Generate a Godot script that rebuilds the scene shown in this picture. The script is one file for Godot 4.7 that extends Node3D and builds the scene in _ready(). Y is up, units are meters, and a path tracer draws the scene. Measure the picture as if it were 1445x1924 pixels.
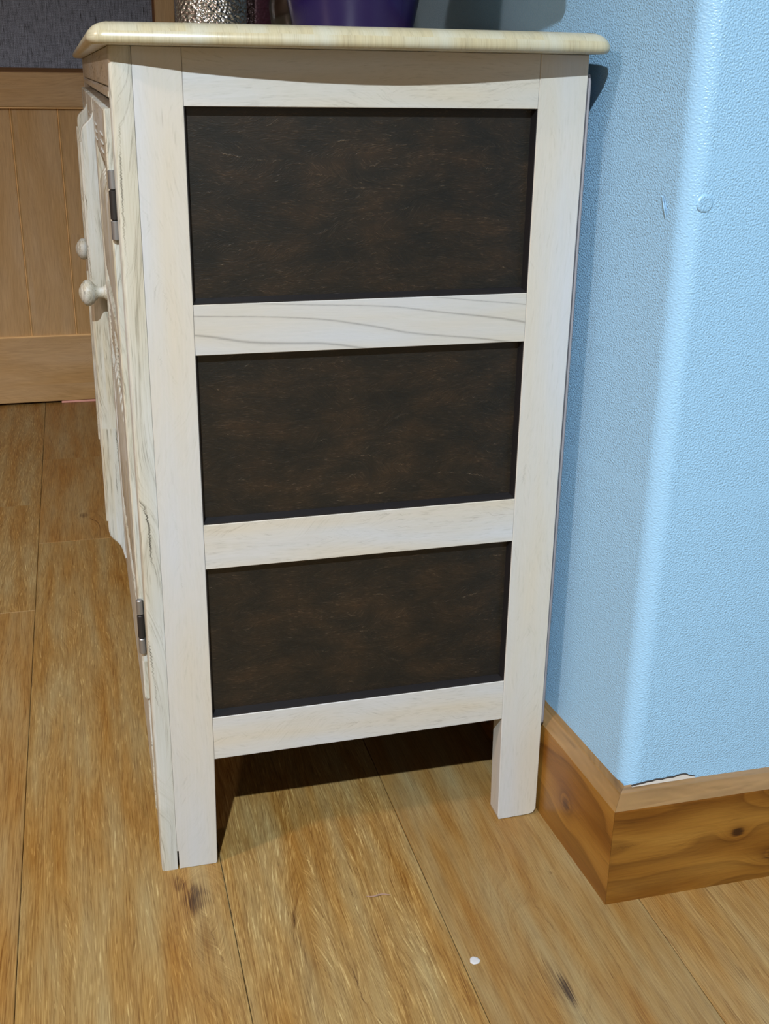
extends Node3D
# A lime-washed oak sideboard seen from its end, on an oak plank floor, beside a blue plastered wall corner.
# x runs along the depth of the sideboard, y up, z towards the viewer; the end of the sideboard is the plane z = 0.

const PI2 := TAU
var org := Vector3.ZERO            # vertices are stored relative to this point (the base of the thing being built)
var M := {}                        # materials
var rng := RandomNumberGenerator.new()

# ------------------------------------------------------------------ naming
func meta(o: Node, label := "", category := "", group := "", kind := ""):
	if label: o.set_meta("label", label)
	if category: o.set_meta("category", category)
	if group: o.set_meta("group", group)
	if kind: o.set_meta("kind", kind)
	return o

var taken := {}
func numbered(n: String, parent: Node) -> String:
	var key := str(parent.get_instance_id()) + n
	if not taken.has(key):
		taken[key] = 0
		return n
	taken[key] += 1
	return "%s_%03d" % [n, taken[key]]

func thing(n: String, label: String, category: String, at: Vector3, group := "") -> Node3D:
	var o := Node3D.new()
	o.name = numbered(n, self)
	add_child(o, true)
	o.position = at
	meta(o, label, category, group)
	org = at
	return o

func structure(n: String, at: Vector3) -> Node3D:
	var o := Node3D.new()
	o.name = n
	add_child(o, true)
	o.position = at
	meta(o, "", "", "", "structure")
	org = at
	return o

func sub(n: String, parent: Node) -> Node3D:
	var o := Node3D.new()
	o.name = numbered(n, parent)
	parent.add_child(o, true)
	return o

func begin() -> SurfaceTool:
	var st := SurfaceTool.new()
	st.begin(Mesh.PRIMITIVE_TRIANGLES)
	return st

func obj(n: String, st: SurfaceTool, mat: Material, parent: Node = self) -> MeshInstance3D:
	var o := MeshInstance3D.new()
	o.name = numbered(n, parent)
	o.mesh = st.commit()
	o.material_override = mat
	o.cast_shadow = GeometryInstance3D.SHADOW_CASTING_SETTING_ON
	parent.add_child(o, true)
	return o

# ------------------------------------------------------------------ geometry
var uv_off := Vector2.ZERO
var uv_scale := Vector2.ONE        # metres per texture repeat, across and along the grain
func uv_of(p: Vector3, n: Vector3, g: int) -> Vector2:
	var a := n.abs()
	var along := p[g]
	var across := 0.0
	if g == 1: across = p.x if a.z >= a.x else p.z
	elif g == 0: across = p.y if a.z >= a.y else p.z
	else: across = p.x if a.y >= a.x else p.y
	if a[g] > 0.8:                 # end grain
		along = (p.z if g != 2 else p.y) * 0.4
		across = p.x if g != 0 else p.y
	return Vector2(across / uv_scale.x, along / uv_scale.y) + uv_off

func uv_from(across: float, along: float, o: Vector2) -> void:
	uv_off = o - Vector2(across / uv_scale.x, along / uv_scale.y)

func tri(st: SurfaceTool, p: Array, nn: Array, g: int) -> void:
	var flat: Vector3 = (p[1] - p[0]).cross(p[2] - p[0])
	if flat.length_squared() < 1e-18: return
	var order := [0, 2, 1] if flat.dot(nn[0] + nn[1] + nn[2]) > 0.0 else [0, 1, 2]
	for k in order:
		st.set_normal(nn[k])
		st.set_uv(uv_of(p[k], flat.normalized(), g))
		st.add_vertex(p[k] - org)

# A skin over equal rings of points. Neighbouring faces within the angle are smoothed. Ends are capped.
func loft(st: SurfaceTool, rings: Array, g := 1, caps := true, smooth := 42.0) -> void:
	var rn := rings.size()
	var m: int = rings[0].size()
	var c := Vector3.ZERO
	for r in rings:
		for v in r: c += v
	c /= rn * m
	var fn := []
	var vol := 0.0
	for s in rn - 1:
		var row := []
		for i in m:
			var a: Vector3 = rings[s][i]
			var b: Vector3 = rings[s][(i + 1) % m]
			var d: Vector3 = rings[s + 1][i]
			var e: Vector3 = rings[s + 1][(i + 1) % m]
			var n := (e - a).cross(d - b)
			vol += n.dot((a + b + d + e) * 0.25 - c)
			row.append(n.normalized())
		fn.append(row)
	var sgn := 1.0 if vol >= 0.0 else -1.0
	var lim := cos(deg_to_rad(smooth))
	for s in rn - 1:
		for i in m:
			var n0: Vector3 = fn[s][i]
			if n0 == Vector3.ZERO: continue
			var corner := []
			for q in [[0, 0], [0, 1], [1, 1], [1, 0]]:
				var acc := Vector3.ZERO
				for ds in [-1, 0]:
					for di in [-1, 0]:
						var ss: int = s + q[0] + ds
						if ss < 0 or ss >= rn - 1: continue
						var k: Vector3 = fn[ss][(i + q[1] + di + m) % m]
						if k.dot(n0) > lim: acc += k
				corner.append((acc if acc != Vector3.ZERO else n0).normalized() * sgn)
			var P := [rings[s][i], rings[s][(i + 1) % m], rings[s + 1][(i + 1) % m], rings[s + 1][i]]
			tri(st, [P[0], P[1], P[2]], [corner[0], corner[1], corner[2]], g)
			tri(st, [P[0], P[2], P[3]], [corner[0], corner[2], corner[3]], g)
	if caps:
		cap(st, rings[0], c, g)
		cap(st, rings[rn - 1], c, g)

func cap(st: SurfaceTool, ring: Array, inside: Vector3, g: int) -> void:
	var n := Vector3.ZERO
	var mid := Vector3.ZERO
	for i in ring.size():
		n += ring[i].cross(ring[(i + 1) % ring.size()])
		mid += ring[i]
	mid /= ring.size()
	if n.length() < 1e-12: return
	n = n.normalized()
	if n.dot(mid - inside) < 0: n = -n
	var u := n.cross(Vector3.UP if absf(n.y) < 0.9 else Vector3.RIGHT).normalized()
	var v := n.cross(u)
	var flat := PackedVector2Array()
	for p in ring: flat.append(Vector2((p - mid).dot(u), (p - mid).dot(v)) * 100.0)
	var idx := Geometry2D.triangulate_polygon(flat)
	for k in range(0, idx.size(), 3):
		tri(st, [ring[idx[k]], ring[idx[k + 1]], ring[idx[k + 2]]], [n, n, n], g)

# poly: 2D outline; axis: what it is pulled along; steps: [position, inset] pairs
func to3(a: Vector2, t: float, axis: int) -> Vector3:
	return Vector3(a.x, a.y, t) if axis == 2 else Vector3(a.x, t, a.y) if axis == 1 else Vector3(t, a.y, a.x)

func inset(poly: Array, d: float) -> Array:
	var n := poly.size()
	var area := 0.0
	for i in n: area += poly[i].cross(poly[(i + 1) % n])
	var s := 1.0 if area > 0 else -1.0
	var out := []
	for i in n:
		var e1: Vector2 = (poly[i] - poly[(i + n - 1) % n]).normalized()
		var e2: Vector2 = (poly[(i + 1) % n] - poly[i]).normalized()
		var n1 := Vector2(e1.y, -e1.x) * s
		var n2 := Vector2(e2.y, -e2.x) * s
		out.append(poly[i] - (n1 + n2) * (d / maxf(0.35, 1.0 + n1.dot(n2))))
	return out

func pull(st: SurfaceTool, poly: Array, axis: int, steps: Array, g := 1, smooth := 42.0) -> void:
	var rings := []
	for s in steps:
		var r := []
		for a in inset(poly, s[1]): r.append(to3(a, s[0], axis))
		rings.append(r)
	loft(st, rings, g, true, smooth)

func steps(t0: float, t1: float, c := 0.0008) -> Array:
	return [[t0, c], [t0 + c, 0.0], [t1 - c, 0.0], [t1, c]]

func rect(x0: float, y0: float, x1: float, y1: float) -> Array:
	return [Vector2(x0, y0), Vector2(x1, y0), Vector2(x1, y1), Vector2(x0, y1)]

func box(st: SurfaceTool, a: Vector3, b: Vector3, g := 1, c := 0.0008) -> void:
	var lo := Vector3(minf(a.x, b.x), minf(a.y, b.y), minf(a.z, b.z))
	var hi := Vector3(maxf(a.x, b.x), maxf(a.y, b.y), maxf(a.z, b.z))
	c = minf(c, 0.3 * minf(hi.x - lo.x, minf(hi.y - lo.y, hi.z - lo.z)))
	# bevelled on all twelve edges
	var p := rect(lo.x, lo.z, hi.x, hi.z)
	var q := []
	for i in 4:
		var v: Vector2 = p[i]
		var pr: Vector2 = (p[(i + 3) % 4] - v).normalized()
		var nx: Vector2 = (p[(i + 1) % 4] - v).normalized()
		q.append(v + pr * c)
		q.append(v + nx * c)
	pull(st, q, 1, steps(lo.y, hi.y, c), g, 10.0)

# prof: [radius, height along axis] pairs
func lathe(st: SurfaceTool, prof: Array, at: Vector3, up: Vector3, segs := 40, caps := true, smooth := 42.0) -> void:
	var u := up.cross(Vector3(0.3, 0.2, 0.9)).normalized()
	var v := up.cross(u)
	var rings := []
	for q in prof:
		var r := []
		for i in segs:
			var a := PI2 * i / segs
			r.append(at + up * q[1] + (u * cos(a) + v * sin(a)) * q[0])
		rings.append(r)
	loft(st, rings, 1, caps, smooth)

# ------------------------------------------------------------------ textures
func noise(w: int, h: int, freq: float, sd: int, octaves := 3, kind := FastNoiseLite.TYPE_SIMPLEX_SMOOTH, seamless := false) -> Image:
	var f := FastNoiseLite.new()
	f.noise_type = kind
	f.seed = sd
	f.frequency = freq
	f.fractal_octaves = octaves
	var im := f.get_seamless_image(w, h) if seamless else f.get_image(w, h)
	return im

func field(w: int, h: int, nw: int, nh: int, freq: float, sd: int, octaves := 3) -> PackedByteArray:
	var im := noise(nw, nh, freq, sd, octaves)
	im.convert(Image.FORMAT_L8)
	im.resize(w, h, Image.INTERPOLATE_CUBIC)
	return im.get_data()

# A board w x h pixels, grain along h. Colours go from the dark pores to the light wood.
# Growth rings come from a field R; fibres, pores and rays are strokes that follow its level lines, so they bend round knots.
# knots: [x, y, radius across, radius along, ring turn, darkness]; strokes: [count, length, change, width]
func board(w: int, h: int, sd: int, o: Dictionary) -> Array:
	var fib := field(w, h, w, maxi(8, h / o.get("stretch", 26)), 0.30, sd, 2)
	var wrp := field(w, h, maxi(6, w / 16), maxi(6, h / 64), 0.11, sd + 2, 2)
	var blo := field(w, h, maxi(6, w / 8), maxi(6, h / o.get("long", 40)), 0.07, sd + 3, 3)
	var R := PackedFloat32Array(); R.resize(w * h)
	var V := PackedFloat32Array(); V.resize(w * h)
	var rk: float = o.get("rings", 8.0) * 256.0 / w
	var wk: float = o.get("warp", 2.0) * 2.0
	var cx: float = o.get("heart", -1.0) * w
	var along: float = o.get("lean", 0.0) * 256.0 / h
	var i := 0
	for y in h:
		for x in w:
			R[i] = (absf(x - cx) if cx >= 0 else float(x)) * rk + y * along + (wrp[i] - 128) * wk
			i += 1
	for k in o.get("knots", []):
		var B := 3.2
		for y in range(maxi(0, int(k[1] - k[3] * B)), mini(h, int(k[1] + k[3] * B))):
			for x in range(maxi(0, int(k[0] - k[2] * B)), mini(w, int(k[0] + k[2] * B))):
				var dx: float = (x - k[0]) / float(k[2])
				var dy: float = (y - k[1]) / float(k[3])
				var d := dx * dx + dy * dy
				var at := y * w + x
				R[at] += k[4] * 256.0 * exp(-d * 0.55)
				var d2 := maxf(0.0, d * 3.0 + (fib[at] - 128) * 0.006)
				if d2 < 2.2: V[at] -= k[5] * exp(-d2 * d2)
	var g := RandomNumberGenerator.new()
	g.seed = sd
	for s in o.get("strokes", []):
		for n in int(s[0]):
			var x := g.randf() * w
			var y := g.randf() * h
			var L: int = int(s[1] * (0.4 + 1.2 * g.randf()))
			var c: float = s[2] * (0.35 + 0.9 * g.randf())
			var fat: float = s[3]
			for q in L:
				var xi := int(x)
				var yi := int(y)
				if xi < 2 or xi > w - 4 or yi < 2 or yi > h - 3: break
				var at := yi * w + xi
				var f := c * minf(1.0, 4.0 * minf(q + 1, L - q) / L)
				var u := x - xi
				if fat > 1.0:
					V[at - 1] += f * (1.0 - u) * 0.6
					V[at + 2] += f * u * 0.6
					V[at] += f
					V[at + 1] += f
				else:
					V[at] += f * (1.0 - u)
					V[at + 1] += f * u
				var gx := R[at + 1] - R[at - 1]
				var gy := R[at + w] - R[at - w]
				if absf(gx) < 0.05: gx = 0.05 if gx >= 0 else -0.05
				x -= clampf(gy / gx, -1.6, 1.6) * 0.92 - (g.randf() - 0.5) * 0.22
				y += 1.0
	var cols: Array = o.cols
	var L3 := PackedByteArray(); L3.resize(256 * 3)
	for k in 256:
		var t := k / 255.0 * (cols.size() - 1)
		var a := int(minf(t, cols.size() - 2))
		var c: Color = cols[a].lerp(cols[a + 1], t - a)
		L3[k * 3] = int(c.r * 255); L3[k * 3 + 1] = int(c.g * 255); L3[k * 3 + 2] = int(c.b * 255)
	var sl := PackedFloat32Array(); sl.resize(256)
	var sharp: float = o.get("sharp", 2.0)
	for k in 256:
		sl[k] = pow(k / 235.0, sharp) if k < 236 else pow((255 - k) / 20.0, 1.0)
	var fk: float = o.get("fibre", 0.3)
	var gk: float = o.get("ring", 40.0)
	var bk: float = o.get("blotch", 0.3)
	var tint: Vector3 = o.get("tint", Vector3(-0.05, 0, 0.1))
	var mid: float = o.get("mid", 140.0)
	var out := PackedByteArray(); out.resize(w * h * 3)
	var hgt := PackedByteArray(); hgt.resize(w * h)
	i = 0
	var j := 0
	for y in h:
		for x in w:
			var b := blo[i] - 128
			var q := clampi(int(mid + (fib[i] - 128) * fk - sl[int(R[i]) & 255] * gk + b * bk + V[i]), 0, 255)
			hgt[i] = q
			q *= 3
			out[j] = clampi(int(L3[q] + b * tint.x), 0, 255)
			out[j + 1] = clampi(int(L3[q + 1] + b * tint.y), 0, 255)
			out[j + 2] = clampi(int(L3[q + 2] + b * tint.z), 0, 255)
			i += 1
			j += 3
	return [ImageTexture.create_from_image(Image.create_from_data(w, h, false, Image.FORMAT_RGB8, out)), ImageTexture.create_from_image(Image.create_from_data(w, h, false, Image.FORMAT_L8, hgt))]

func C(r: int, g: int, b: int) -> Color:
	return Color(r / 255.0, g / 255.0, b / 255.0)

func mat(albedo: Color, rough: float, spec := 0.5) -> StandardMaterial3D:
	var m := StandardMaterial3D.new()
	m.albedo_color = albedo
	m.roughness = rough
	m.metallic_specular = spec
	return m

func textured(t: Array, rough: float, relief := 0.0, tone := Color.WHITE, spec := 0.5) -> StandardMaterial3D:
	var m := mat(tone, rough, spec)
	m.albedo_texture = t[0]
	if relief > 0:
		m.heightmap_enabled = true
		m.heightmap_texture = t[1]
		m.heightmap_scale = relief
	return m

# ------------------------------------------------------------------ the scene
func _ready() -> void:
	rng.seed = 7
	# camera
	var cam := Camera3D.new()
	cam.name = "camera"
	cam.fov = rad_to_deg(2.0 * atan(962.0 / 2130.2))
	cam.near = 0.02
	cam.transform = Transform3D(Basis(Vector3.UP, -0.2637) * Basis(Vector3.RIGHT, -0.3692) * Basis(Vector3.BACK, 0.0149), Vector3(-0.0157, 0.7823, 0.9953))
	cam.current = true
	add_child(cam)
	# surroundings and exposure
	var we := WorldEnvironment.new()
	we.name = "surroundings"
	var env := Environment.new()
	env.background_mode = Environment.BG_COLOR
	env.background_color = Color(0.02, 0.02, 0.025)
	env.tonemap_mode = Environment.TONE_MAPPER_LINEAR
	env.tonemap_exposure = 1.0
	env.sdfgi_enabled = true
	env.ssao_enabled = true
	env.ssil_enabled = true
	we.environment = env
	add_child(we)
	make_materials()
	# ceiling downlights: x, z, energy, colour, lens size
	for d in [[-0.50, 2.05, 14.5, Color(0.94, 0.98, 1.0), 0.025, "above the open floor"],
			[-2.0, 0.80, 7.2, Color(1.0, 0.86, 0.78), 0.12, "nearest the oak door"],
			[-3.2, 1.30, 5.6, Color(1.0, 0.88, 0.82), 0.12, "nearest the left wall"]]:
		downlight(d[0], d[1], d[2], d[3], d[4], d[5])
	room()
	floor_planks()
	skirting()
	oak_door()
	sideboard()
	ornaments()
	bits()

const CEIL := 2.5

func downlight(x: float, z: float, e: float, c: Color, size: float, where: String) -> void:
	var o := thing("ceiling_light", "round white-rimmed recessed ceiling spotlight " + where, "ceiling light", Vector3(x, CEIL - 0.004, z), "ceiling spotlights")
	var st := begin()
	lathe(st, [[size + 0.002, 0.004], [size + 0.002, -0.001], [size + 0.010, -0.003], [size + 0.016, 0.0], [size + 0.016, 0.004]], Vector3(x, CEIL - 0.004, z), Vector3.UP, 40, false)
	obj("rim", st, mat(C(235, 235, 232), 0.4), o)
	st = begin()
	lathe(st, [[size, 0.004], [size, 0.001], [size * 0.6, 0.0005]], Vector3(x, CEIL - 0.004, z), Vector3.UP, 32)
	var g := mat(Color(0.9, 0.9, 0.9), 0.5)
	g.emission_enabled = true
	g.emission = c
	g.emission_energy_multiplier = 6.0
	obj("lamp_lens", st, g, o)
	var l := SpotLight3D.new()
	l.name = "lamp_light"
	l.spot_angle = 74.0
	l.spot_angle_attenuation = 0.6
	l.spot_range = 9.0
	l.spot_attenuation = 2.0
	l.light_energy = e
	l.light_color = c
	l.light_size = size
	l.shadow_enabled = true
	l.position = Vector3(0, -0.012, 0)
	l.rotation = Vector3(-PI / 2, 0, 0)
	o.add_child(l)

func make_materials() -> void:
	var lime := [C(112, 109, 104), C(149, 147, 143), C(177, 176, 172), C(189, 188, 186)]
	var warm := Vector3(-0.04, 0.0, 0.07)
	M.stile = textured(board(256, 1024, 11, {cols = lime, rings = 2.0, warp = 0.5, fibre = 0.12, ring = 8.0, blotch = 0.12, tint = warm, mid = 196.0, strokes = [[4600, 14, -26, 1], [1600, 26, 12, 1]]}), 0.5, 0.006)
	M.rail = textured(board(256, 1024, 21, {cols = lime, rings = 4.0, warp = 0.8, fibre = 0.14, ring = 16.0, blotch = 0.14, tint = warm, mid = 196.0, strokes = [[4600, 16, -34, 1], [1500, 24, 14, 1]]}), 0.5, 0.01)
	M.rail_lined = textured(board(256, 1024, 23, {cols = [C(92, 94, 95), C(138, 137, 134), C(172, 171, 167), C(186, 185, 182)], rings = 7.0, warp = 0.4, lean = 4.0, fibre = 0.12, ring = 110.0, sharp = 22.0, blotch = 0.15, tint = warm, mid = 196.0, strokes = [[2200, 14, -18, 1], [1200, 20, 10, 1]], knots = [[215, 930, 70, 150, 1.6, 0]]}), 0.5, 0.01)
	M.rough = textured(board(256, 1024, 31, {cols = [C(66, 66, 62), C(128, 126, 115), C(170, 169, 159), C(186, 186, 180)], rings = 6.0, warp = 1.2, fibre = 0.2, ring = 34.0, sharp = 4.0, blotch = 0.3, tint = warm, mid = 196.0, strokes = [[1800, 60, -44, 1], [700, 40, -34, 2], [1200, 30, 16, 1]]}), 0.5, 0.02)
	M.top = textured(board(256, 1024, 41, {cols = [C(86, 82, 70), C(138, 134, 116), C(168, 164, 143), C(184, 181, 164)], rings = 8.0, warp = 1.0, fibre = 0.22, ring = 20.0, blotch = 0.25, tint = warm, mid = 190.0, strokes = [[2500, 14, -45, 1], [900, 20, 14, 1]]}), 0.28, 0.008)
	M.panel = textured(board(640, 1024, 51, {cols = [C(7, 7, 7), C(20, 18, 16), C(36, 30, 25), C(60, 49, 39), C(106, 94, 78)], rings = 3.0, warp = 2.4, fibre = 0.16, ring = 16.0, sharp = 1.5, blotch = 0.24, tint = Vector3(0.03, 0.0, -0.02), stretch = 10, long = 14, mid = 94.0, strokes = [[11000, 11, 55, 1], [7000, 12, -26, 1], [900, 28, 60, 1]], knots = [[300, 330, 150, 200, 2.0, 0], [520, 800, 110, 160, 1.5, 0], [420, 520, 260, 300, 0.0, -16]]}), 0.42, 0.025)
	M.lip = mat(C(26, 25, 27), 0.35)
	var oak := [C(66, 44, 26), C(116, 86, 50), C(154, 124, 78), C(182, 154, 104), C(206, 182, 132)]
	var ot := Vector3(-0.02, 0.06, 0.14)
	var fl := {cols = oak, rings = 9.0, warp = 0.45, fibre = 0.34, ring = 15.0, blotch = 0.13, tint = ot, stretch = 34, mid = 138.0}
	var f1 := fl.duplicate(); f1.strokes = [[13000, 24, -24, 1], [11000, 22, 22, 1], [1500, 28, 44, 2], [700, 70, -18, 2]]; f1.knots = [[432, 1588, 46, 60, 2.6, 95], [440, 1690, 50, 76, 1.6, 24], [500, 1330, 34, 50, 1.6, 80], [395, 1545, 26, 30, 0.5, 60]]
	var f2 := fl.duplicate(); f2.strokes = [[12000, 28, -30, 1], [10000, 28, 30, 1], [2600, 34, 50, 2], [600, 90, -22, 2]]; f2.knots = [[150, 1110, 60, 190, 2.6, 16], [165, 1300, 50, 110, 2.0, 36], [150, 1010, 9, 60, 0.2, 70]]
	var f3 := fl.duplicate(); f3.cols = [C(70, 48, 30), C(120, 92, 58), C(150, 122, 80), C(174, 148, 102), C(196, 172, 124)]; f3.strokes = [[16000, 18, -22, 1], [9000, 18, 16, 1], [500, 60, -18, 2]]; f3.knots = [[206, 758, 20, 52, 1.5, 100], [190, 744, 42, 70, 1.5, 40], [175, 640, 70, 110, 2.6, 0], [330, 510, 10, 8, 0.5, 60]]; f3.rings = 10.0
	var f4 := fl.duplicate(); f4.cols = [C(66, 44, 26), C(118, 86, 50), C(156, 124, 78), C(184, 154, 104), C(206, 180, 130)]; f4.strokes = [[12000, 30, -24, 1], [10000, 30, 20, 1], [500, 120, -22, 2]]; f4.knots = [[200, 560, 36, 30, 1.2, 60], [330, 760, 30, 34, 1.0, 55], [360, 1100, 40, 60, 1.4, 40]]
	var k := 0
	for f in [f1, f2, f3, f4]:
		M["plank%d" % k] = textured(board(512, 2048, 61 + 10 * k, f), 0.42, 0.010, C(222, 220, 208), 0.4)
		k += 1
	M.seam = mat(C(60, 38, 20), 0.8)
	M.door_v = textured(board(256, 1024, 101, {cols = [C(112, 88, 56), C(164, 134, 92), C(196, 164, 118), C(212, 182, 136)], rings = 4.0, warp = 0.7, fibre = 0.2, ring = 14.0, blotch = 0.2, tint = warm, mid = 150.0, strokes = [[2400, 40, -22, 1], [1800, 40, 14, 1]]}), 0.5, 0.008)
	M.door_board = M.door_v.duplicate()
	M.door_board.albedo_color = C(240, 240, 240)
	M.door_rail = M.door_v.duplicate()
	M.door_rail.albedo_color = C(240, 240, 242)
	M.bead = mat(C(226, 190, 136), 0.45)  # pale tone that puts the groove and gap highlights into the colour
	M.bead_dark = mat(C(112, 80, 44), 0.5)
	M.pine = textured(board(320, 1024, 111, {cols = [C(50, 28, 11), C(98, 63, 22), C(136, 94, 36), C(166, 124, 56)], rings = 4.0, warp = 0.8, fibre = 0.14, ring = 46.0, sharp = 2.5, blotch = 0.30, tint = Vector3(0.02, 0.05, 0.06), mid = 150.0, strokes = [[1800, 60, -14, 1], [1200, 50, 10, 1]], knots = [[118, 345, 13, 19, 1.2, 110], [200, 408, 24, 34, 1.8, 90], [60, 430, 22, 36, 1.6, 80], [110, 820, 20, 24, 1.2, 90]]}), 0.34, 0.006)
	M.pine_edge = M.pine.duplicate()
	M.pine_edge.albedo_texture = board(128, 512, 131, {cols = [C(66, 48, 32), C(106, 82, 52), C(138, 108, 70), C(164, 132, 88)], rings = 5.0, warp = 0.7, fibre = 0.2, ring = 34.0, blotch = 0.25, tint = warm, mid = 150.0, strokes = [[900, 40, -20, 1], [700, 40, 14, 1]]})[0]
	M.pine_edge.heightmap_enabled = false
	# roller-marked blue paint
	var wn := noise(1024, 1024, 0.125, 5, 2, FastNoiseLite.TYPE_SIMPLEX_SMOOTH, true)
	wn.convert(Image.FORMAT_L8)
	M.blue = mat(C(140, 184, 219), 0.36, 0.5)
	M.blue.rim_enabled = true
	M.blue.rim = 0.24
	M.blue.rim_tint = 0.6
	M.blue.heightmap_enabled = true
	M.blue.heightmap_texture = ImageTexture.create_from_image(wn)
	M.blue.heightmap_scale = 0.07
	M.blue.uv1_triplanar = true
	M.blue.uv1_world_triplanar = true
	M.blue.uv1_scale = Vector3(3.4, 3.4, 3.4)
	M.white_wall = mat(C(128, 120, 110), 0.9)
	M.plaster = mat(C(188, 186, 182), 0.9)
	M.crack = mat(C(46, 42, 40), 0.9)
	M.steel = mat(C(150, 152, 155), 0.4); M.steel.metallic = 0.85
	M.iron = mat(C(52, 50, 50), 0.45); M.iron.metallic = 0.6
	M.inside = mat(C(78, 52, 34), 0.8)
	M.hardboard = mat(C(128, 127, 134), 0.7)
	# woven grey cloth
	var a := noise(512, 512, 0.35, 81, 2); a.convert(Image.FORMAT_L8)
	var b := field(512, 512, 512, 40, 0.25, 82, 2)
	var c := field(512, 512, 40, 512, 0.25, 83, 2)
	var ad := a.get_data()
	var px := PackedByteArray(); px.resize(512 * 512 * 3)
	for i in 512 * 512:
		var v := 128.0 + (ad[i] - 128) * 0.30 + (b[i] - 128) * 0.20 + (c[i] - 128) * 0.12
		if b[i] < 62: v -= (62 - b[i]) * 1.3
		v = clampf(v, 16, 190)
		px[i * 3] = int(v * 0.92); px[i * 3 + 1] = int(v); px[i * 3 + 2] = int(v * 1.16)
	M.cloth = mat(Color.WHITE, 0.9)
	M.cloth.albedo_texture = ImageTexture.create_from_image(Image.create_from_data(512, 512, false, Image.FORMAT_RGB8, px))

func room() -> void:
	# the blue plastered wall: a solid block with a rounded outer corner
	var poly := [Vector2(2.6, 0.1440), Vector2(0.80, 0.1425)]
	var cx := 0.4654 + 0.020
	var cz := 0.1385 - 0.020
	for k in 9:
		var t := PI / 2 + PI / 2 * k / 8.0
		poly.append(Vector2(cx + 0.020 * cos(t), cz + 0.020 * sin(t)))
	for q in [[0.4615, 0.06], [0.4553, -0.03], [0.4537, -0.15], [0.4530, -0.3], [0.4530, -1.0], [0.4530, -2.0]]: poly.append(Vector2(q[0], q[1]))
	poly.append(Vector2(2.6, -2.0))
	var w := structure("wall_right", Vector3(1.5, 0, -0.9))
	var st := begin()
	pull(st, poly, 1, [[0.0, 0.0], [CEIL, 0.0]], 1, 30.0)
	obj("plaster", st, M.blue, w)
	# chipped plaster along the skirting
	st = begin()
	var edge := [[0.474, 0.1240, 0.1249], [0.4800, 0.1240, 0.1258], [0.4860, 0.1240, 0.1262], [0.4900, 0.1240, 0.1271], [0.4960, 0.1240, 0.1272], [0.5010, 0.1240, 0.1283], [0.5070, 0.1240, 0.1277], [0.5130, 0.1240, 0.1286], [0.5190, 0.1240, 0.1282], [0.5250, 0.1240, 0.1294], [0.5300, 0.1240, 0.1303], [0.5335, 0.1240, 0.1296], [0.5370, 0.1240, 0.1277], [0.5440, 0.1240, 0.1256]]
	var zz := 0.1385
	for s in 2:
		var rings := []
		for e in edge:
			if s == 0: rings.append([Vector3(e[0], e[1], zz), Vector3(e[0], e[1], zz + 0.0014), Vector3(e[0], e[2], zz + 0.0009), Vector3(e[0], e[2], zz)])
			else: rings.append([Vector3(e[0], e[2] - 0.0003, zz), Vector3(e[0], e[2] - 0.0003, zz + 0.0013), Vector3(e[0], e[2] + 0.0006 + 0.0004 * sin(e[0] * 900.0), zz + 0.0013), Vector3(e[0], e[2] + 0.0009, zz)])
		loft(st, rings)
		obj(["bare_plaster", "crack"][s], st, [M.plaster, M.crack][s], w)
		st = begin()
	# a filled dent and a scuff in the paint
	lathe(st, [[0.0075, -0.0006], [0.0068, 0.0002], [0.0054, 0.0005], [0.0042, 0.0004], [0.0020, 0.0003]], Vector3(0.4835, 0.6865, 0.1388), Vector3.BACK, 20, true, 80.0)
	obj("filled_dent", st, M.blue, w)
	st = begin()
	var rr := []
	for k in 7:
		var t := k / 6.0
		var p := Vector3(0.4640 - 0.0009, 0.690 - 0.017 * t, 0.102 + 0.010 * t)
		var r := 0.0010 * sin(PI * (0.08 + 0.84 * t))
		rr.append([p + Vector3(0, r, r * 0.5), p + Vector3(-r * 0.7, 0, 0), p + Vector3(0, -r, -r * 0.5), p + Vector3(r * 0.9, 0, 0)])
	loft(st, rr, 1, true, 80.0)
	obj("paint_scuff", st, M.blue, w)
	# the other walls, closed round the room
	var wl := structure("wall_left", Vector3(-4.05, 0, 0))
	st = begin(); box(st, Vector3(-4.1, 0, -2.0), Vector3(-4.0, CEIL, 3.0)); obj("plaster", st, M.white_wall, wl)
	var wf := structure("wall_front", Vector3(-0.8, 0, 2.95))
	st = begin(); box(st, Vector3(-4.0, 0, 2.9), Vector3(2.6, CEIL, 3.0)); obj("plaster", st, M.white_wall, wf)
	var ws := structure("wall_side", Vector3(2.55, 0, 1.5))
	st = begin(); box(st, Vector3(2.5, 0, 0.15), Vector3(2.6, CEIL, 2.9)); obj("plaster", st, M.white_wall, ws)
	var wb := structure("wall_back", Vector3(-1.8, 0, -1.95))
	st = begin(); pull(st, [Vector2(-4.0, 0), Vector2(-0.53, 0), Vector2(-0.53, 2.0), Vector2(0.25, 2.0), Vector2(0.25, 0), Vector2(0.453, 0), Vector2(0.453, CEIL), Vector2(-4.0, CEIL)], 2, [[-1.99, 0.0], [-1.88, 0.0]], 1)
	obj("plaster", st, M.white_wall, wb)
	var ce := structure("ceiling", Vector3(-0.7, CEIL, 0.5))
	st = begin(); box(st, Vector3(-4.1, CEIL, -2.0), Vector3(2.6, CEIL + 0.1, 3.0), 0); obj("plaster", st, mat(C(190, 186, 178), 0.9), ce)

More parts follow.
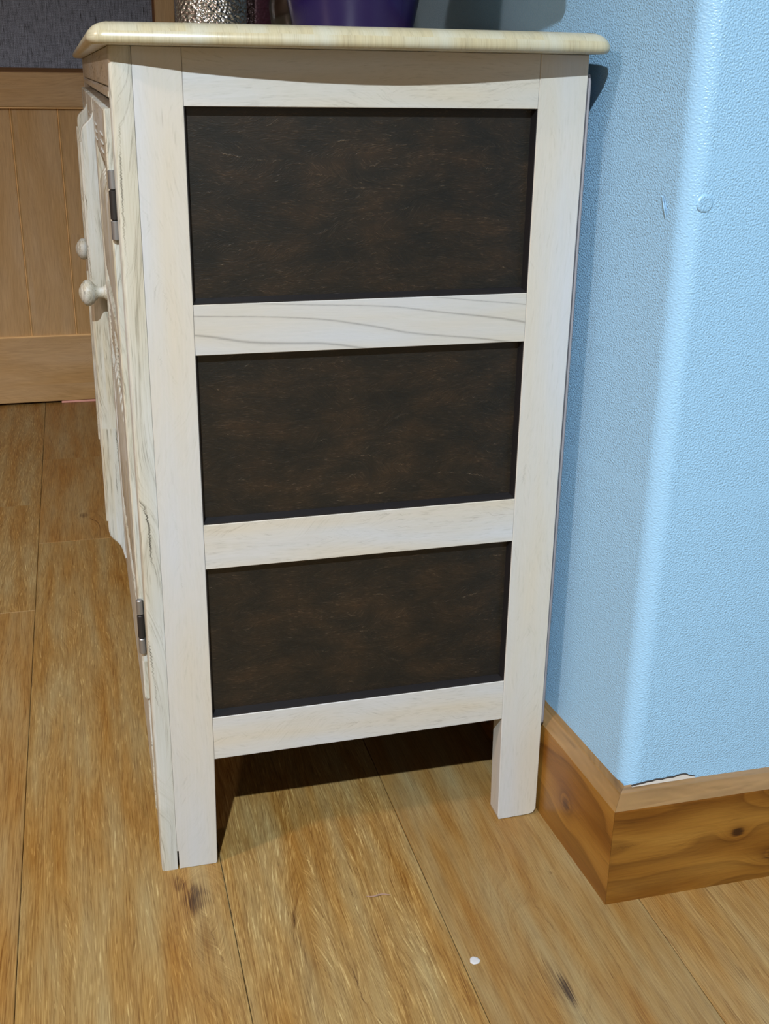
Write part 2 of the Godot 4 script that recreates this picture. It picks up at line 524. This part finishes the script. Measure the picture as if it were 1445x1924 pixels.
func floor_planks() -> void:
	var fl := structure("floor", Vector3(0, -0.012, 0))
	var st := begin()
	uv_scale = Vector2(0.2, 1.28)
	box(st, Vector3(-4.1, -0.06, -2.0), Vector3(2.6, -0.012, 3.0), 2)
	obj("underlay", st, M.seam, fl)
	var W := 0.2032
	# far joint of each visible column; the rest staggered
	var joint := {-1: -0.942, 0: -0.52, 1: -0.22, 2: -0.80, -2: -0.669}
	var which := {-1: 0, 0: 1, 1: 2, 2: 3, -2: 3}
	for k in range(-20, 14):
		var x0 := -0.1239 + W * (k + 1)
		var x1 := x0 + W
		if x1 > 2.5 or x0 < -4.0: continue
		var j: float = joint.get(k, fposmod(k * 0.47, 1.28) - 1.1)
		var z := j
		while z > -1.97: z -= 1.28
		var n := 0
		while z < 2.9:
			var za := maxf(z, -1.99)
			var zb := minf(z + 1.28, 2.95)
			if zb - za > 0.02:
				st = begin()
				uv_scale = Vector2(W, 1.28)
				uv_off = Vector2(-x0 / W, -z / 1.28)
				var main: bool = absf(z - j) < 0.01
				var id: int = which.get(k, posmod(k * 7 + 1, 4)) if main else posmod(k * 3 + n + 2, 4)
				if not main: uv_off += Vector2(0, 0.37)
				box(st, Vector3(x0 + 0.0003, -0.012, za + 0.0003), Vector3(x1 - 0.0003, 0, zb - 0.0003), 2, 0.0007)
				obj("plank", st, M["plank%d" % id], fl)
			z += 1.28
			n += 1
	uv_off = Vector2.ZERO

func skirting() -> void:
	uv_scale = Vector2(0.20, 0.62)
	# thickness out from the wall and height: square foot, chamfered shoulder, flat top
	var side := structure("baseboard_side", Vector3(0.448, 0, -0.5))
	var path := [[0.4478, 0.1586, 0.4652, 0.1386], [0.4440, 0.07, 0.4620, 0.07], [0.4403, -0.012, 0.4566, -0.012], [0.4385, -0.12, 0.4541, -0.12], [0.4378, -0.3, 0.453, -0.3], [0.4378, -1.875, 0.453, -1.875]]
	var face := [[0.0, 0.0], [0.0, 0.1095], [0.03, 0.1110], [1.15, 0.1110], [1.15, 0.0]]
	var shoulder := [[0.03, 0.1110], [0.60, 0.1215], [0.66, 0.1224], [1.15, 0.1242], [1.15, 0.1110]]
	var fr := structure("baseboard_front", Vector3(1.4, 0, 0.152))
	var run := [[0.4480, 0.1586, 0.4654, 0.1386], [0.7, 0.1600, 0.7, 0.1420], [2.5, 0.1616, 2.5, 0.1438]]
	for k in 2:
		var along: Array = [path, run][k]
		var owner_board: Node3D = [side, fr][k]
		org = owner_board.position
		for part in 2:
			rings = []
			for p in along:
				var f := Vector3(p[0], 0, p[1])
				var b := Vector3(p[2], 0, p[3])
				var r := []
				for q in [face, shoulder][part]: r.append(f.lerp(b, q[0]) + Vector3(0, q[1], 0))
				rings.append(r)
			var st := begin()
			uv_scale = Vector2(0.20, 0.62)
			if k == 0: uv_from(0.0, -0.40, Vector2(0.08, 0.06))
			else: uv_from(0.0, 0.44, Vector2(0.05, 0.097))
			loft(st, rings, 2 if k == 0 else 0, true, 20.0)
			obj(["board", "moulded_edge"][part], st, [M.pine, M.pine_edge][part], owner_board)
	uv_off = Vector2.ZERO

func oak_door() -> void:
	var Z := -1.866
	uv_scale = Vector2(0.25, 0.9)
	var d := structure("door_1", Vector3(-0.14, 0.006, -1.885))
	var st := begin()
	# frame members
	for m in [["stile", 0.197, 0.006, 0.2415, 1.98, 1], ["stile", -0.5215, 0.006, -0.477, 1.98, 1]]:
		st = begin(); uv_off = Vector2(rng.randf(), rng.randf())
		box(st, Vector3(m[1], m[2], Z - 0.04), Vector3(m[3], m[4], Z), m[5], 0.0012)
		obj("stile", st, M.door_v, d)
	for m in [[0.006, 0.1685], [0.699, 0.773], [1.90, 1.98]]:
		st = begin(); uv_off = Vector2(rng.randf(), rng.randf())
		box(st, Vector3(-0.4768, m[0], Z - 0.04), Vector3(0.1968, m[1], Z), 0, 0.0012)
		obj("rail", st, M.door_rail, d)
	# tongued boards of the lower panel
	for k in range(-4, 3):
		var xa := maxf(-0.4768, -0.0345 + 0.1055 * k)
		var xb := minf(0.1968, -0.0345 + 0.1055 * (k + 1))
		if xb - xa < 0.01: continue
		st = begin(); uv_off = Vector2(rng.randf(), rng.randf())
		pull(st, rect(xa + 0.0003, 0.165, xb - 0.0003, 0.702), 2, [[Z - 0.030, 0.0], [Z - 0.012, 0.0], [Z - 0.009, 0.0028]], 1, 10.0)
		obj("tongued_board", st, M.door_board, d)
		if xb < 0.19:
			st = begin()
			pull(st, [Vector2(xb - 0.0022, Z - 0.0125), Vector2(xb - 0.0014, Z - 0.0092), Vector2(xb, Z - 0.0078), Vector2(xb + 0.0014, Z - 0.0092), Vector2(xb + 0.0022, Z - 0.0125)], 1, [[0.170, 0.0], [0.6968, 0.0]], 1, 60.0)
			obj("bead", st, M.bead, d)  # pale strip painted for the light caught along the groove
	for y in [0.1690, 0.6965]:
		st = begin(); box(st, Vector3(-0.4768, y - 0.001, Z - 0.012), Vector3(0.1968, y + 0.0022, Z - 0.001), 0, 0.0008); obj("bead", st, M.bead, d)  # highlights of the gaps above and below the boards, painted as pale strips
	st = begin()
	pull(st, [Vector2(Z - 0.02, 0.7725), Vector2(Z - 0.002, 0.7725), Vector2(Z - 0.002, 0.775), Vector2(Z - 0.014, 0.7830), Vector2(Z - 0.02, 0.7830)], 0, [[-0.4768, 0.0], [0.1968, 0.0]], 0)
	obj("bead", st, M.bead_dark, d)
	st = begin()
	pull(st, [Vector2(0.1970, Z - 0.02), Vector2(0.1970, Z - 0.002), Vector2(0.1955, Z - 0.002), Vector2(0.1920, Z - 0.012), Vector2(0.1920, Z - 0.02)], 1, [[0.772, 0.0], [1.9, 0.0]], 1)
	obj("bead", st, M.bead_dark, d)
	st = begin(); uv_off = Vector2.ZERO; uv_scale = Vector2(0.36, 0.36)
	box(st, Vector3(-0.4768, 0.770, Z - 0.028), Vector3(0.1968, 1.905, Z - 0.016), 1, 0.001)
	obj("woven_pane", st, M.cloth, d)
	# lining of the opening and a strip painted as light reflected under the door
	uv_scale = Vector2(0.25, 0.9)
	var fr := structure("trim_1", Vector3(-0.14, 0, -1.88))
	for m in [[Vector3(0.2435, 0, -1.99), Vector3(0.2495, 1.9995, -1.862)], [Vector3(-0.5295, 0, -1.99), Vector3(-0.5235, 1.9995, -1.862)], [Vector3(-0.5235, 1.983, -1.99), Vector3(0.2435, 1.9995, -1.862)]]:
		st = begin(); box(st, m[0], m[1], 1, 0.001); obj("lining", st, M.door_v, fr)
	st = begin(); box(st, Vector3(-0.0850, 0.0, -1.93), Vector3(0.2430, 0.0052, -1.8655), 0, 0.001); obj("reflection_strip", st, mat(C(214, 160, 150), 0.6), fr)

func sideboard() -> void:
	var LEN := -1.305
	var s := thing("sideboard", "lime-washed pale oak sideboard with three dark brown panels in its end", "sideboard", Vector3(0.22, 0, -0.65))
	var st := begin()
	# ---- near end: front post, stiles, rails and dark panels, all flush in the plane z = 0
	uv_scale = Vector2(0.12, 0.84)
	uv_from(0.016, 0.0, Vector2(0.3, 0.02))
	var rings := []
	for q in [[0.0, 0.0181, 0.0341], [0.0012, 0.0180, 0.0343], [0.02, 0.0181, 0.0344], [0.40, 0.0192, 0.0362], [0.7990, 0.0194, 0.0374], [0.80, 0.0199, 0.0370]]:
		var r := []
		for k in 5:
			var a := PI / 2 + PI / 2 * k / 4.0
			r.append(Vector3(q[1] + 0.0035 + 0.0035 * cos(a), q[0], -0.0035 + 0.0035 * sin(a)))
		r.append(Vector3(q[1], q[0], -0.030))
		r.append(Vector3(q[2], q[0], -0.030))
		r.append(Vector3(q[2] + 0.0001, q[0], -0.0003))
		r.append(Vector3(q[2] - 0.0002, q[0], 0.0))
		rings.append(r)
	loft(st, rings, 1, true, 30.0)
	obj("front_post", st, M.rough, s)
	st = begin(); uv_scale = Vector2(0.16, 0.84); uv_from(0.0340, 0.0, Vector2(0.08, 0.02))
	pull(st, [Vector2(0.0377, 0.8), Vector2(0.0775, 0.8), Vector2(0.0775, 0.128), Vector2(0.0756, 0.002), Vector2(0.0744, 0.0), Vector2(0.0362, 0.0), Vector2(0.0362, 0.022), Vector2(0.0346, 0.0224), Vector2(0.0364, 0.40)], 2, steps(-0.022, 0.0, 0.0005), 1, 10.0)
	meta(obj("stile", st, M.stile, s), "wide front stile of the end frame")
	st = begin(); uv_from(0.3885, 0.0, Vector2(0.55, 0.03))
	pull(st, [Vector2(0.3885, 0.8), Vector2(0.4342, 0.8), Vector2(0.4338, 0.40), Vector2(0.4356, 0.008), Vector2(0.4330, 0.0024), Vector2(0.4270, 0.0010), Vector2(0.3916, 0.0), Vector2(0.3904, 0.004), Vector2(0.3884, 0.130)], 2, steps(-0.025, 0.0, 0.0006), 1, 10.0)
	meta(obj("stile", st, M.stile, s), "rear stile of the end frame, running down as a leg")
	var yl := [0.80, 0.7547, 0.5914, 0.5465, 0.3845, 0.3393, 0.1763, 0.1282]
	var yr := [0.80, 0.7546, 0.5919, 0.5459, 0.3857, 0.3400, 0.1778, 0.1312]
	for k in 4:
		st = begin(); uv_scale = Vector2(0.13, 0.60); uv_from(yl[2 * k + 1], 0.07, Vector2([0.05, 0.3, 0.45, 0.6][k], [0.05, 0.2, 0.4, 0.45][k]))
		pull(st, [Vector2(0.0777, yl[2 * k]), Vector2(0.3883, yr[2 * k]), Vector2(0.3883, yr[2 * k + 1]), Vector2(0.0777, yl[2 * k + 1])], 2, steps(-0.020, -0.0001, 0.0004), 0, 10.0)
		obj("rail", st, M.rail_lined if k == 1 else M.rail, s)
	for k in 3:
		var a := Vector2(0.0777, yl[2 * k + 2])
		var b := Vector2(0.3884, yr[2 * k + 2])
		var c := Vector2(0.3884, yr[2 * k + 1])
		var d := Vector2(0.0777, yl[2 * k + 1])
		st = begin(); uv_scale = [Vector2(0.215, 0.345), Vector2(-0.215, -0.345), Vector2(0.215, -0.345)][k]; uv_from(a.y - 0.006, 0.07, Vector2([0.10, 0.86, 0.20][k], [0.03, 0.97, 0.97][k]))
		pull(st, [a + Vector2(-0.004, -0.004), b + Vector2(0.004, -0.004), c + Vector2(0.004, 0.004), d + Vector2(-0.004, 0.004)], 2, [[-0.019, 0.0], [-0.0095, 0.0]], 0)
		var p := obj("panel", st, M.panel, s)
		# stained bevel round the panel
		st = begin()
		for e in [[a, b, Vector2(0, 1)], [b, c, Vector2(-1, 0)], [c, d, Vector2(0, -1)], [d, a, Vector2(1, 0)]]:
			var wd := 0.0042 if e[2].y > 0 else 0.0008 if e[2].y < 0 else 0.0026
			var e0: Vector2 = e[0]
			var e1: Vector2 = e[1]
			var tn: Vector2 = (e1 - e0).normalized() * wd * 0.9
			var n2: Vector2 = e[2]
			var rr := []
			for q in [[e0, e0 + n2 * wd + tn], [e1, e1 + n2 * wd - tn]]:
				rr.append([Vector3(q[0].x, q[0].y, -0.0103), Vector3(q[0].x, q[0].y, -0.0012), Vector3(q[0].x, q[0].y, -0.0012) + Vector3(n2.x, n2.y, 0) * wd * 0.25, Vector3(q[1].x, q[1].y, -0.0091), Vector3(q[1].x, q[1].y, -0.0103)])
			loft(st, rr, 0, true, 50.0)
		obj("bevel", st, M.lip, p)
	# ---- far end, a plain boarded frame
	for m in [[0.0194, 0.0775], [0.3885, 0.4342]]:
		st = begin(); box(st, Vector3(m[0], 0, LEN), Vector3(m[1], 0.80, LEN + 0.025), 1); obj("stile", st, M.stile, s)
	st = begin(); box(st, Vector3(0.0777, 0.13, LEN + 0.002), Vector3(0.3883, 0.80, LEN + 0.020), 0); obj("end_board", st, M.rail, s)
	# ---- back, floor of the carcass
	st = begin(); pull(st, [Vector2(LEN + 0.012, 0.118), Vector2(-0.0025, 0.118), Vector2(-0.0015, 0.122), Vector2(-0.0010, 0.778), Vector2(-0.004, 0.784), Vector2(LEN + 0.012, 0.784)], 0, [[0.4358, 0.0004], [0.4372, 0.0], [0.4382, 0.0006]], 1)
	obj("back_board", st, M.hardboard, s)
	st = begin(); box(st, Vector3(0.036, 0.150, LEN + 0.026), Vector3(0.4335, 0.168, -0.031), 2); obj("bottom_board", st, M.inside, s)
	# ---- front: frieze, bead, apron
	uv_scale = Vector2(0.16, 0.7)
	st = begin(); box(st, Vector3(0.0195, 0.7690, LEN + 0.031), Vector3(0.040, 0.7998, -0.0305), 2); obj("frieze", st, M.rough, s)
	st = begin(); box(st, Vector3(0.0188, 0.7590, LEN + 0.031), Vector3(0.040, 0.7676, -0.0305), 2, 0.002); obj("bead", st, M.rough, s)
	var arch := [Vector2(-0.0305, 0.184), Vector2(-0.0305, 0.056)]
	for k in 13:
		var t := k / 12.0
		arch.append(Vector2(-0.045 - t * 1.215, 0.062 + 0.036 * pow(sin(PI * t), 0.45)))
	arch.append(Vector2(LEN + 0.031, 0.056)); arch.append(Vector2(LEN + 0.031, 0.184))
	st = begin(); pull(st, arch, 0, steps(0.0170, 0.036, 0.001), 2, 30.0); obj("apron", st, M.rough, s)
	# ---- top with a bowed, rounded end
	var bow := [[0.0034, 0.0140], [0.0204, 0.0175], [0.043, 0.0215], [0.0766, 0.0267], [0.12, 0.0310], [0.17, 0.0344], [0.216, 0.0360], [0.251, 0.0362], [0.30, 0.0342], [0.332, 0.0318], [0.387, 0.0270], [0.4354, 0.0232], [0.4470, 0.0222]]
	var outline := []
	for q in bow:
		if q[0] > 0.022 and q[0] < 0.43: outline.append(Vector2(q[0], q[1]))
	outline.reverse()                    # from the wall side to the front
	var nr := []
	for k in 7:                          # near front corner
		var t := PI / 2 + PI / 2 * k / 6.0
		nr.append(Vector2(0.0034 + 0.013 + 0.013 * cos(t), 0.0164 - 0.013 + 0.013 * sin(t) + 0.0016 * (1.0 - k / 6.0)))
	var whole := outline + nr
	var farz := LEN
	for k in range(nr.size() - 1, -1, -1): whole.append(Vector2(nr[k].x, farz - nr[k].y))
	for k in range(outline.size() - 1, -1, -1): whole.append(Vector2(outline[k].x, farz - outline[k].y))
	var wr := []
	for k in 7:                          # far wall-side corner
		var t := -PI / 2 + PI / 2 * k / 6.0
		wr.append(Vector2(0.4472 - 0.013 + 0.013 * cos(t), farz - 0.0232 + 0.013 + 0.013 * sin(t)))
	whole += wr
	for k in range(wr.size() - 1, -1, -1): whole.append(Vector2(wr[k].x, farz - wr[k].y))
	st = begin(); uv_scale = Vector2(0.10, 0.50); uv_off = Vector2(0.2, 0.15)
	pull(st, whole, 1, [[0.8002, 0.006], [0.8004, 0.0035], [0.8016, 0.0014], [0.8036, 0.0002], [0.8050, 0.0], [0.8075, 0.0004], [0.8105, 0.0020], [0.8135, 0.0050], [0.8157, 0.0090], [0.8170, 0.0140], [0.8176, 0.0200]], 2, 60.0)
	obj("top", st, M.top, s)
	# ---- pilasters with ogee ends between the doors
	for z in [-0.45, -0.82]:
		var og := []
		for q in [[0.0150, 0.737], [0.0132, 0.734], [0.0118, 0.7305], [0.0095, 0.7270], [0.0062, 0.7240], [0.0028, 0.7210], [0.0004, 0.7180], [-0.0010, 0.7140], [-0.0015, 0.7090], [-0.0055, 0.2140], [-0.0053, 0.2070], [-0.0040, 0.2010], [-0.0005, 0.1960], [0.0040, 0.1915], [0.0080, 0.1860], [0.0105, 0.1800], [0.0120, 0.1730], [0.0135, 0.166]]: og.append(Vector2(q[0], q[1]))
		var full := og.duplicate()
		full.append(Vector2(0.034, 0.166)); full.append(Vector2(0.034, 0.737))
		st = begin(); uv_off = Vector2(rng.randf(), 0.3); uv_scale = Vector2(0.10, 0.5)
		pull(st, full, 2, steps(z - 0.034, z, 0.0012), 1, 30.0)
		var pl := obj("pilaster", st, M.rough, s)
		st = begin()
		for zz in [[-0.0035, 0.0022], [-0.0300, 0.0022], [-0.0168, 0.008]]:
			rings = []
			for k in 12:
				var t := k / 11.0
				var y := lerpf(0.702, 0.222, t)
				var x := lerpf(-0.0015, -0.0055, t)
				rings.append([Vector3(x + 0.001, y, z + zz[0] - zz[1]), Vector3(x - 0.0016, y, z + zz[0] - zz[1] * 0.6), Vector3(x - 0.0022, y, z + zz[0]), Vector3(x - 0.0016, y, z + zz[0] + zz[1] * 0.6), Vector3(x + 0.001, y, z + zz[0] + zz[1])])
			loft(st, rings, 1, true, 60.0)
		obj("reed", st, M.rough, pl)
	# ---- doors
	var spans := [[-0.034, -0.443], [-0.490, -0.813], [-0.861, -1.270]]
	for k in 3: door(s, spans[k][0], spans[k][1], k < 2)
	# ---- hinges on the near post
	for y in [0.6441, 0.2416]:
		var hg := sub("hinge", s)
		var hx := 0.0172 if y > 0.5 else 0.0150
		for q in [[0.0, 0.0165, M.steel], [0.0170, 0.0420, M.iron], [0.0425, 0.0584, M.steel]]:
			st = begin()
			lathe(st, [[0.0026, y + q[0]], [0.0034, y + q[0] + 0.0008], [0.0034, y + q[1] - 0.0008], [0.0026, y + q[1]]], Vector3(hx, 0, -0.0318), Vector3.UP, 16)
			obj("knuckle", st, q[2], hg)

func door(s: Node3D, za: float, zb: float, knobbed: bool) -> void:
	var d := sub("door", s)
	var x0 := 0.0140
	var x1 := 0.033
	var st := begin()
	var sw := 0.050
	uv_scale = Vector2(0.12, 0.6)
	for m in [[za, za - sw], [zb + sw, zb]]:
		st = begin(); uv_off = Vector2(rng.randf(), rng.randf())
		pull(st, rect(m[1], 0.188, m[0], 0.7515), 0, steps(x0, x1, 0.0014), 1, 20.0)
		obj("stile", st, M.rough, d)
	for m in [[0.704, 0.7515], [0.488, 0.549], [0.188, 0.262]]:
		st = begin(); uv_off = Vector2(rng.randf(), rng.randf())
		pull(st, rect(zb + sw + 0.0002, m[0], za - sw - 0.0002, m[1]), 0, steps(x0 + 0.0002, x1, 0.0012), 2, 20.0)
		var r := obj("rail", st, M.rough, d)
		# chip-carved lines
		if m[0] < 0.3: continue
		var zs := za - sw
		var ze := zb + sw
		var nl := 3 if m[0] > 0.6 else 6
		for g in [[zs - 0.010, zs - 0.095], [ze + 0.095, ze + 0.010]]:
			for l in nl:
				var y: float = m[0] + 0.008 + l * 0.0075
				st = begin()
				pull(st, [Vector2(g[1], y), Vector2(g[1] + 0.004, y - 0.0012), Vector2(g[0] - 0.004, y - 0.0012), Vector2(g[0], y), Vector2(g[0] - 0.004, y + 0.0012), Vector2(g[1] + 0.004, y + 0.0012)], 0, [[x0 - 0.0009, 0.0009], [x0 + 0.0010, 0.0]], 2)
				obj("carved_line", st, M.rough, r)
	for m in [[0.549, 0.704], [0.262, 0.488]]:
		var pz0 := za - sw
		var pz1 := zb + sw
		st = begin(); uv_off = Vector2(rng.randf(), rng.randf())
		box(st, Vector3(0.0255, m[0] - 0.004, pz1 - 0.004), Vector3(0.031, m[1] + 0.004, pz0 + 0.004), 1)
		var p := obj("panel", st, M.rough, d)
		var n := int((pz0 - pz1) / 0.034)
		for k in n:                      # linen folds
			var zc := pz0 - (k + 0.5) * (pz0 - pz1) / n
			st = begin()
			rings = []
			var lo: float = m[0] + 0.004
			var hi: float = m[1] - 0.022
			for q in [[lo, 0.2], [lo + 0.008, 0.75], [lo + 0.018, 1.0], [hi - 0.018, 1.0], [hi - 0.008, 0.75], [hi, 0.2]]:
				var e: float = q[1]
				rings.append([Vector3(0.0258, q[0], zc + 0.0130), Vector3(0.0258 - 0.0035 * e, q[0], zc + 0.0125), Vector3(0.0258 - 0.0050 * e, q[0], zc + 0.0075), Vector3(0.0258 - 0.0098 * e, q[0], zc + 0.0060), Vector3(0.0258 - 0.0112 * e, q[0], zc), Vector3(0.0258 - 0.0098 * e, q[0], zc - 0.0060), Vector3(0.0258 - 0.0050 * e, q[0], zc - 0.0075), Vector3(0.0258 - 0.0035 * e, q[0], zc - 0.0125), Vector3(0.0258, q[0], zc - 0.0130)])
			loft(st, rings, 1, true, 35.0)
			obj("linen_fold", st, M.rough, p)
	if not knobbed: return
	# turned knob on the far stile
	st = begin()
	uv_scale = Vector2(0.05, 0.05)
	lathe(st, [[0.0095, -0.002], [0.0095, 0.0012], [0.0074, 0.0030], [0.0066, 0.0070], [0.0070, 0.0105], [0.0100, 0.0138], [0.0136, 0.0165], [0.0155, 0.0200], [0.0157, 0.0225], [0.0148, 0.0255], [0.0128, 0.0275], [0.0120, 0.0274], [0.0108, 0.0292], [0.0090, 0.0302], [0.0082, 0.0300], [0.0060, 0.0318], [0.0028, 0.0326], [0.0006, 0.0328]], Vector3(x0, 0.5295, zb + 0.018), Vector3.LEFT, 32, true, 60.0)
	obj("knob", st, M.rough, d)

var rings := []

func ornaments() -> void:
	var T := 0.8176
	# crackled mirror-glass vase
	var sp := Vector3(0.1620, T, -0.50)
	var o := thing("vase", "silver crackle mirrored glass vase at the left of the ornaments", "vase", sp)
	var cn := noise(512, 512, 0.07, 91, 1, FastNoiseLite.TYPE_CELLULAR, true); cn.convert(Image.FORMAT_L8)
	var m := mat(C(196, 192, 190), 0.22)
	m.metallic = 0.95
	m.heightmap_enabled = true
	m.heightmap_texture = ImageTexture.create_from_image(cn)
	m.heightmap_scale = 0.35
	m.uv1_triplanar = true
	m.uv1_scale = Vector3(7, 7, 7)
	var st := begin()
	lathe(st, [[0.030, 0.0], [0.0385, 0.001], [0.0415, 0.006], [0.0428, 0.02], [0.0438, 0.06], [0.0445, 0.14], [0.0440, 0.20], [0.0415, 0.201], [0.0415, 0.19], [0.040, 0.012], [0.004, 0.010]], sp, Vector3.UP, 48, true, 50.0)
	obj("body", st, m, o)
	st = begin()
	lathe(st, [[0.0415, 0.199], [0.0448, 0.2], [0.0452, 0.2025], [0.0445, 0.205], [0.0415, 0.206]], sp, Vector3.UP, 48, false, 60.0)
	obj("rim", st, M.steel, o)
	# dark red lustre vase
	sp = Vector3(0.2260, T, -0.60)
	o = thing("vase", "dark maroon glass vase standing between silver vase and dark amber bowl", "vase", sp)
	m = mat(C(62, 20, 34), 0.18, 0.6); m.metallic = 0.35; m.clearcoat_enabled = true; m.clearcoat = 0.6
	m.heightmap_enabled = true; m.heightmap_texture = ImageTexture.create_from_image(cn); m.heightmap_scale = 0.12; m.uv1_triplanar = true; m.uv1_scale = Vector3(7, 7, 7)
	st = begin()
	lathe(st, [[0.024, 0.0], [0.030, 0.002], [0.0335, 0.02], [0.0365, 0.06], [0.036, 0.10], [0.028, 0.14], [0.020, 0.16], [0.0215, 0.18], [0.0195, 0.18], [0.018, 0.16], [0.005, 0.15]], sp, Vector3.UP, 40, true, 50.0)
	obj("body", st, m, o)
	# dark amber round bowl
	sp = Vector3(0.2560, T, -0.43)
	o = thing("candle_bowl", "round near-black amber glass bowl half hidden by the purple pot", "bowl", sp)
	m = mat(C(24, 14, 8), 0.15, 0.5); m.clearcoat_enabled = true; m.clearcoat = 0.2
	st = begin()
	lathe(st, [[0.022, 0.0], [0.0265, 0.003], [0.0325, 0.018], [0.0345, 0.034], [0.0325, 0.052], [0.0255, 0.066], [0.0235, 0.066], [0.029, 0.050], [0.030, 0.034], [0.020, 0.010], [0.004, 0.008]], sp, Vector3.UP, 40, true, 60.0)
	obj("body", st, m, o)
	# purple glazed pot with a leafy plant
	sp = Vector3(0.2905, T, -0.30)
	o = thing("potted_plant", "large leafy plant in a glossy deep purple tapered pot by the wall", "potted plant", sp)
	m = mat(C(28, 14, 68), 0.25, 0.5); m.clearcoat_enabled = true; m.clearcoat = 0.2; m.clearcoat_roughness = 0.1
	st = begin()
	lathe(st, [[0.058, 0.0], [0.0632, 0.002], [0.0655, 0.012], [0.0715, 0.040], [0.0790, 0.085], [0.0860, 0.130], [0.0885, 0.140], [0.0890, 0.150], [0.0850, 0.152], [0.0820, 0.145], [0.0780, 0.115], [0.004, 0.113]], sp, Vector3.UP, 64, true, 50.0)
	obj("pot", st, m, o)
	st = begin()
	lathe(st, [[0.0775, 0.110], [0.0785, 0.118], [0.060, 0.124], [0.030, 0.128], [0.003, 0.129]], sp, Vector3.UP, 32, true, 70.0)
	obj("soil", st, mat(C(46, 34, 26), 0.95), o)
	var green := mat(C(52, 92, 44), 0.45); green.backlight_enabled = true; green.backlight = C(40, 70, 20)
	var low := [[Vector3(0.372, 0.955, -0.16), Vector3(0.402, 0.925, 0.005)], [Vector3(0.392, 0.990, -0.20), Vector3(0.415, 0.965, -0.05)], [Vector3(0.385, 1.010, -0.30), Vector3(0.425, 0.955, -0.15)], [Vector3(0.370, 0.965, -0.42), Vector3(0.410, 0.920, -0.60)], [Vector3(0.350, 1.000, -0.40), Vector3(0.405, 0.960, -0.53)], [Vector3(0.355, 0.985, -0.22), Vector3(0.420, 0.930, -0.24)], [Vector3(0.360, 0.975, -0.36), Vector3(0.425, 0.915, -0.40)], [Vector3(0.340, 0.990, -0.17), Vector3(0.345, 0.955, -0.02)]]
	for k in 22 + low.size():
		var ang := 2.399963 * k
		var lift := 0.16 + 0.30 * fposmod(k * 0.381, 1.0)
		var reach := 0.12 + 0.17 * fposmod(k * 0.617, 1.0)
		var dir := Vector3(cos(ang), 0, sin(ang))
		if dir.x > 0.0: dir.x *= 0.30
		if dir.x < 0.0: dir.x *= 0.7
		var foot := sp + Vector3(dir.x * 0.03, 0.124, dir.z * 0.03)
		var knee := sp + Vector3(dir.x * reach * 0.55, 0.13 + lift, dir.z * reach * 0.55)
		var tip := sp + Vector3(dir.x * (reach + 0.14), 0.08 + lift, dir.z * (reach + 0.14))
		tip.y = maxf(tip.y, 0.98)
		if k >= 22:
			knee = low[k - 22][0]
			tip = low[k - 22][1]
		var lf := sub("leaf", o)
		st = begin()
		rings = []
		for q in 6:
			var t := q / 5.0
			var p := foot.lerp(foot.lerp(knee, 0.5) + Vector3(0, 0.04, 0), t).lerp((foot.lerp(knee, 0.5) + Vector3(0, 0.04, 0)).lerp(knee, t), t)
			var w := 0.0026 * (1.2 - 0.5 * t)
			rings.append([p + Vector3(w, 0, 0), p + Vector3(0, 0, w), p + Vector3(-w, 0, 0), p + Vector3(0, 0, -w)])
		loft(st, rings, 1, true, 95.0)
		obj("stem", st, green, lf)
		st = begin()
		rings = []
		var sidew := (tip - knee).cross(Vector3.UP).normalized()
		for q in 10:
			var t := q / 9.0
			var p := knee.lerp(tip, t) + Vector3(0, 0.035 * sin(PI * t), 0)
			var w := 0.046 * pow(sin(PI * clampf(0.03 + 0.96 * t, 0, 1)), 0.8) * (1.15 - 0.5 * t) + 0.0008
			var f := Vector3(0, 0.25 * w, 0)
			rings.append([p - sidew * w + f, p, p + sidew * w + f, p + Vector3(0, -0.0009, 0)])
		loft(st, rings, 1, true, 60.0)
		obj("blade", st, green, lf)

func bits() -> void:
	# a dried drop of white paint and a wisp of fluff on the floor
	var c := Vector3(0.2940, 0.0, 0.2002)
	org = c
	var st := begin()
	var ring0 := []
	rings = []
	for q in [[1.0, -0.0002], [1.0, 0.0003], [0.86, 0.0007], [0.5, 0.0008]]:
		var r := []
		for k in 20:
			var a := PI2 * k / 20
			var rad: float = 0.0049 * q[0] * (1.0 + 0.06 * sin(3.0 * a + 0.6) + 0.04 * sin(7.0 * a))
			r.append(c + Vector3(rad * cos(a), q[1], rad * sin(a)))
		rings.append(r)
	loft(st, rings, 1, true, 60.0)
	var o := obj("paint_spot", st, mat(C(176, 178, 182), 0.6))
	o.position = c
	meta(o, "small round white paint spot on the oak floor in front of the sideboard", "paint spot")
	c = Vector3(0.2278, 0.0, 0.0894)
	org = c
	st = begin()
	rings = []
	for k in 15:
		var t := k / 14.0
		var p := c + Vector3(-0.012 + 0.024 * t, 0.0010, 0.0012 * sin(7.0 * t) + 0.003 * t)
		var w := 0.0008 * (0.4 + sin(PI * (0.06 + 0.88 * t)))
		rings.append([p + Vector3(0, w, 0), p + Vector3(0, 0, w), p + Vector3(0, -w, 0), p + Vector3(0, 0, -w)])
	loft(st, rings, 1, true, 95.0)
	o = obj("lint", st, mat(C(132, 108, 94), 0.9))
	o.position = c
	meta(o, "thin brownish wisp of lint lying on the floorboards near the legs", "lint")
